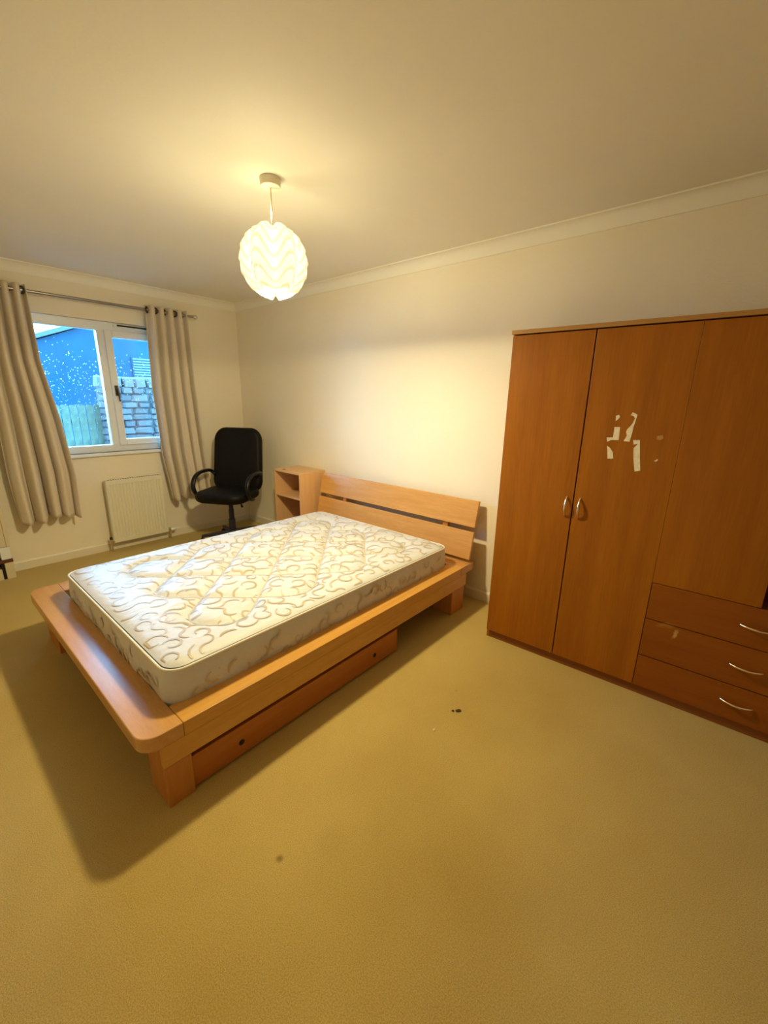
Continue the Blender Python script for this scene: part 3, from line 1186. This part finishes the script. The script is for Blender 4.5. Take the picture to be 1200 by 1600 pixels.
M_SCUFF = scuffed()
for (z0, z1, zh, mt, lb) in ((.056, .2275, .146, M_WARDH, None), (.2325, .428, .330, M_SCUFF, 'drawer front with pale scuff mark'), (.4325, .6175, .526, M_SCUFF, None)):
    dr = wp(box(.8135, 1.6205, 0, .017, z0, z1), 'drawer', mt, bevel=.0012, label=lb)
    wp(bow_handle((1.155, 0, zh), (1.267, 0, zh), .024, .005), 'handle', M_BRASSY, dr, smooth='angle', label='curved metal handle')
    bx_ = MB().box(.83, .842, .0175, .33, z0 + .02, z1 - .03).box(1.59, 1.602, .0175, .33, z0 + .02, z1 - .03)
    bx_.box(.842, 1.59, .318, .33, z0 + .02, z1 - .03).box(.842, 1.59, .0175, .318, z0 + .02, z0 + .026)
    wp(bx_, 'drawer_box', M_WARDH, dr)


# torn paper remnants stuck on the second door (px traced to the door plane: s, z)
def remnant(poly, mat=M_PAPER):
    wp(MB().prism(poly, -.0012, -.0001, 'y'), 'paper_remnant', mat, doors[1], label='torn white paper scrap')

M_RUB = plain('rubbed_veneer', (.48, .24, .06), .6)
remnant([(0.5431, 1.3870), (0.5548, 1.3925), (0.5609, 1.3825), (0.5547, 1.3721), (0.5450, 1.3631)])
remnant([(0.5443, 1.3354), (0.5677, 1.3367), (0.5705, 1.2755), (0.5484, 1.2746), (0.5389, 1.2739), (0.5224, 1.2649), (0.5178, 1.2855), (0.5449, 1.2874)])
remnant([(0.5260, 1.2464), (0.5412, 1.2352), (0.5542, 1.2167), (0.5604, 1.1877), (0.5354, 1.1851)])
remnant([(0.6094, 1.4061), (0.6296, 1.3952), (0.6257, 1.3583), (0.6223, 1.3413), (0.6214, 1.3175), (0.6162, 1.2717), (0.5912, 1.2736), (0.6013, 1.2992), (0.5957, 1.3160), (0.5984, 1.3281), (0.6098, 1.3440), (0.6168, 1.3579), (0.6224, 1.3799), (0.6151, 1.3887), (0.6032, 1.3916)])
remnant([(0.6301, 1.2806), (0.6568, 1.2832), (0.6701, 1.1980), (0.6801, 1.1434), (0.6573, 1.1372), (0.6441, 1.1954), (0.6373, 1.2433), (0.6506, 1.2650), (0.6347, 1.2604)])
remnant([(0.7255, 1.1934), (0.7384, 1.2032), (0.7423, 1.2002), (0.7345, 1.1916)])
remnant([(0.7205, 1.3054), (0.7410, 1.3101), (0.7459, 1.2973), (0.7361, 1.2877), (0.7209, 1.2905)], M_RUB)

# ------------------------------------------------------------------ office chair
ch = empty('office_chair', (-.555, -.585, 0), math.radians(211), label='black swivel office chair with armrests in the corner', cat='office chair')


def cushion(w, d, h, r, roll, n=10):
    """puffy pad lying flat: plan w x d, height h, plan corner radius r, rolled edge"""
    rows_ = []
    for k in range(n + 1):
        a = PI * k / n
        ins = roll * (1 - math.sin(a)) if 0 < k < n else roll
        z_ = -h / 2 * math.cos(a)
        ol_ = rrect(-w / 2 + ins, w / 2 - ins, -d / 2 + ins, d / 2 - ins, max(.01, r - ins * .6), 6)
        rows_.append([(x, y, z_) for x, y in ol_] + [(ol_[0][0], ol_[0][1], z_)])
    mb = MB().grid(rows_)
    for k, zz in ((0, -1), (n, 1)):
        ol_ = rows_[k][:-1]
        m = len(ol_)
        # domed caps
        prev = [(p[0], p[1], p[2]) for p in ol_]
        for s in (.8, .5, .2):
            nx_ = [(p[0] * s, p[1] * s, p[2] + zz * h * .10 * (1 - s * s)) for p in ol_]
            vs = prev + nx_
            mb.add(vs, [(i, (i + 1) % m, (i + 1) % m + m, i + m) for i in range(m)])
            prev = nx_
        mb.add(prev, [tuple(range(m))])
    return mb


def xf(mb, mtx):
    mb.v = [tuple(mtx @ Vector(p)) for p in mb.v]
    return mb


xf(cushion(.50, .52, .10, .13, .04), Matrix.Translation((.035, 0, .495))).build('seat', M_BLACK, ch, smooth=True, merge=True)
bm_ = Matrix.Translation((-.222, 0, .805)) @ Matrix.Rotation(math.radians(-9), 4, 'Y') @ Matrix.Rotation(math.radians(90), 4, 'Y')
bk = cushion(.665, .535, .10, .12, .045)
bk.v = [(x, y * (1 + .10 * x - .35 * x * x), z + .12 * y * y) for x, y, z in bk.v]
bko = xf(bk, bm_).build('backrest', M_BLACK, ch, smooth=True, merge=True)
box(-.255, -.215, -.04, .04, .43, .66).build('back_bracket', M_BLACKP, ch, bevel=.008)
for s in (-1, 1):
    pth = [(-.13, .225, .66), (-.145, .262, .685), (-.11, .274, .705), (-.04, .278, .710), (.05, .280, .705), (.125, .282, .675), (.168, .282, .615),
           (.170, .280, .55), (.130, .272, .495), (.06, .256, .462), (-.02, .235, .448), (-.04, .18, .444)]
    sm = []
    for a, b, c, d in zip([pth[0]] + pth[:-2], pth[:-1], pth[1:], pth[2:] + [pth[-1]]):
        for k in range(4):
            t = k / 4
            sm.append(tuple(.5 * (2 * b[i] + (c[i] - a[i]) * t + (2 * a[i] - 5 * b[i] + 4 * c[i] - d[i]) * t * t + (3 * b[i] - a[i] - 3 * c[i] + d[i]) * t ** 3) for i in range(3)))
    sm.append(pth[-1])
    MB().tube([(x, s * y, z) for x, y, z in sm], .023, 10, flat=.75).build('armrest', M_BLACKP, ch, smooth=True)
box(-.12, .12, -.09, .09, .405, .445).build('seat_plate', M_BLACKP, ch, bevel=.006)
MB().tube([(.05, -.08, .425), (.06, -.20, .421), (.075, -.235, .405)], [.006, .006, .011], 8).build('lever', M_BLACKP, ch, smooth=True)
MB().tube([(.05, .08, .425), (.10, .17, .421), (.12, .19, .400)], [.006, .006, .012], 8).build('lever', M_BLACKP, ch, smooth=True)
MB().lathe([(.030, .095), (.033, .10), (.033, .23), (.026, .235), (.026, .33), (.022, .335), (.022, .406)], seg=20).build('gas_column', M_NAVYP, ch, smooth='angle')
MB().lathe([(.02, .065), (.05, .068), (.052, .10), (.040, .118), (.030, .12)], seg=20).build('base_hub', M_NAVYP, ch, smooth='angle')
leg0 = cas0 = None
for k in range(5):
    a = math.radians(-60 + 72 * k)
    if leg0 is None:
        lm_ = MB()
        w0, w1 = .028, .017
        lm_.add([(.03, -w0, .07), (.03, w0, .07), (.30, w1, .062), (.30, -w1, .062), (.03, -w0 * .8, .115), (.03, w0 * .8, .115), (.30, w1 * .8, .086), (.30, -w1 * .8, .086)],
                [(0, 1, 2, 3), (4, 7, 6, 5), (0, 3, 7, 4), (1, 5, 6, 2), (3, 2, 6, 7), (0, 4, 5, 1)])
        leg0 = lm_.build('base_leg', M_NAVYP, ch, bevel=.004)
        cm = MB()
        for sy in (-1, 1):
            cm.lathe([(.010, sy * .008), (.025, sy * .010), (.0265, sy * .016), (.022, sy * .024), (.006, sy * .025)], (.292, 0, .0265), 16, 'y')
        cm.box(.284, .300, -.010, .010, .026, .066)
        cas0 = cm.build('castor', M_BLACKP, ch, smooth='angle')
        lo, co = leg0, cas0
    else:
        lo, co = copy_of(leg0), copy_of(cas0)
    lo.rotation_euler = (0, 0, a)
    co.rotation_euler = (0, 0, a)

# ------------------------------------------------------------------ pendant lamp
LXc, LYc = -1.321, -2.581
pl = empty('pendant_lamp', (LXc, LYc, H), label='white pendant lamp with wavy layered globe shade above the bed, lit', cat='pendant lamp')
M_ROSE = plain('ceiling_rose_plastic', (.80, .74, .58), .45)
MB().lathe([(.0001, 0), (.046, 0), (.046, -.026), (.043, -.033), (.030, -.036), (.0001, -.036)], seg=32).build('ceiling_rose', M_ROSE, pl, smooth='angle')
MB().tube([(0, 0, -.034), (.0005, 0, -.12), (0, 0, -.215)], .0036, 8).build('cord', M_ROSE, pl, smooth=True)
MB().lathe([(.006, -.185), (.014, -.19), (.018, -.22), (.019, -.258), (.015, -.262), (.0001, -.262)], seg=18).build('bulb_holder', M_ROSE, pl, smooth='angle')


def shape_light(light, absolute, first, last, stops, _=0):
    """angular distribution of a lamp, like a photometric file: strength over the emission direction's height"""
    light.use_nodes = True
    n_, l_ = light.node_tree.nodes, light.node_tree.links
    ge_ = n_.new('ShaderNodeNewGeometry')
    sp_ = n_.new('ShaderNodeSeparateXYZ')
    l_.new(ge_.outputs['Incoming'], sp_.inputs[0])
    ab_ = n_.new('ShaderNodeMath')
    if absolute:
        ab_.operation = 'ABSOLUTE'
    else:
        ab_.operation = 'MULTIPLY_ADD'
        ab_.inputs[1].default_value = .5
        ab_.inputs[2].default_value = .5
    l_.new(sp_.outputs['Z'], ab_.inputs[0])
    cr_ = n_.new('ShaderNodeValToRGB')
    cr_.color_ramp.interpolation = 'B_SPLINE'
    el_ = cr_.color_ramp.elements
    el_[0].position, el_[0].color = 0., (first, first, first, 1)
    el_[1].position, el_[1].color = 1., (last, last, last, 1)
    for p_, v_ in stops:
        e_ = el_.new(p_)
        e_.color = (v_, v_, v_, 1)
    l_.new(ab_.outputs[0], cr_.inputs['Fac'])
    l_.new(cr_.outputs['Color'], n_['Emission'].inputs['Strength'])


ZC, R1, RZ_ = -.337, .140, .150
NL = 6
phc = math.atan2(-4.4362 - LYc, -2.6482 - LXc)
NPH, NTH, NLAY = 216, 22, 7
for lay in range(NLAY):
    P = []
    for i in range(NPH + 1):
        ph = 2 * PI * i / NPH
        cs = math.cos(NL * (ph - phc))           # +1 in the valley that faces the room
        lob = -cs
        row_ = []
        for j in range(NTH + 1):
            v = j / NTH
            t0 = (lay + 1.32 * v) / (NLAY + .32)
            th0 = math.radians(10) + math.radians(160) * t0
            env = min(1., math.sin(th0) * 1.5) * min(1., t0 * 3) * min(1., (1 - t0) * 4)
            th = th0 + math.radians(15) * cs * env
            s = math.sin(th)
            rr_ = 1 + .10 * lob * (.35 + .65 * s) + .085 * (v - .45) * (.3 + .7 * env)
            rho = R1 * (max(s, .05) ** .82) * rr_
            zz = RZ_ * math.cos(th) * (1 + .06 * lob + .03 * (v - .5))
            row_.append((rho * math.cos(ph), rho * math.sin(ph), ZC + zz))
        P.append(row_)
    MB().grid(P).build('shade_layer', M_SHADE, pl, smooth=True, merge=True)
ld = bpy.data.lights.new('bulb', 'POINT')
ld.energy = BULB_W
ld.color = (1.0, .93, .72)
ld.shadow_soft_size = .032
lo = bpy.data.objects.new('bulb', ld)
COL.objects.link(lo)
lo.parent = pl
lo.location = (0, 0, -.325)
sd = bpy.data.lights.new('added_downlight', 'SPOT')  # added spot below the shade, standing in for the bulb's output
sd.energy = ADDED_DOWN_W
sd.color = BULB_COL
sd.spot_size = math.radians(180)
sd.spot_blend = .05
# shaped to even out the room: weaker straight down, fading out towards the horizontal
shape_light(sd, True, .02, .36, ((.08, .17), (.20, .24), (.36, .31), (.55, .38), (.78, .40)))
sd.shadow_soft_size = .065
so_ = bpy.data.objects.new('added_downlight', sd)
COL.objects.link(so_)
so_.parent = pl
so_.location = (0, 0, -.512)
td = bpy.data.lights.new('added_crown_light', 'POINT')   # added above the shade to brighten the upper walls
td.energy = ADDED_CROWN_W
td.color = BULB_COL
td.shadow_soft_size = .02
shape_light(td, False, 0., .02, ((.32, .0), (.37, .42), (.44, .76), (.52, .80), (.60, .42), (.70, .11), (.82, .035)), 0.)
to_ = bpy.data.objects.new('added_crown_light', td)
COL.objects.link(to_)
to_.parent = pl
to_.location = (-.030, .022, -.145)

# ------------------------------------------------------------------ crumbs on the carpet
M_CRUMB = plain('dark_crumb', (.06, .035, .012), .8)
M_CRUMBL = plain('pale_crumb', (.75, .62, .36), .8)


def crumb(x, y, s, mat, label, stretch=1.6, seed=0, rz=0.):
    bm = bmesh.new()
    bmesh.ops.create_icosphere(bm, subdivisions=2, radius=1)
    rg = random.Random(seed)
    for v in bm.verts:
        v.co *= rg.uniform(.75, 1.2)
        v.co.x *= stretch * s
        v.co.y *= s
        v.co.z *= s * .35
    zmin = min(v.co.z for v in bm.verts)
    for v in bm.verts:
        v.co.z -= zmin
    me = bpy.data.meshes.new('crumb')
    bm.to_mesh(me)
    bm.free()
    me.materials.append(mat)
    o = bpy.data.objects.new('crumb', me)
    COL.objects.link(o)
    o.location = (x, y, 0)
    o.rotation_euler = (0, 0, rz)
    tag(o, label, 'crumb', 'crumbs on the carpet')


crumb(-1.126, -3.622, .0095, M_CRUMB, 'larger dark crumb on carpet between bed and wardrobe', 1.5, 1, -.75)
crumb(-1.143, -3.603, .006, M_CRUMB, 'smaller dark crumb on carpet just beside the larger one', 1.2, 2, -.75)
crumb(-1.302, -3.604, .006, M_CRUMBL, 'tiny pale crumb on carpet near the dark crumbs', 1.1, 3)
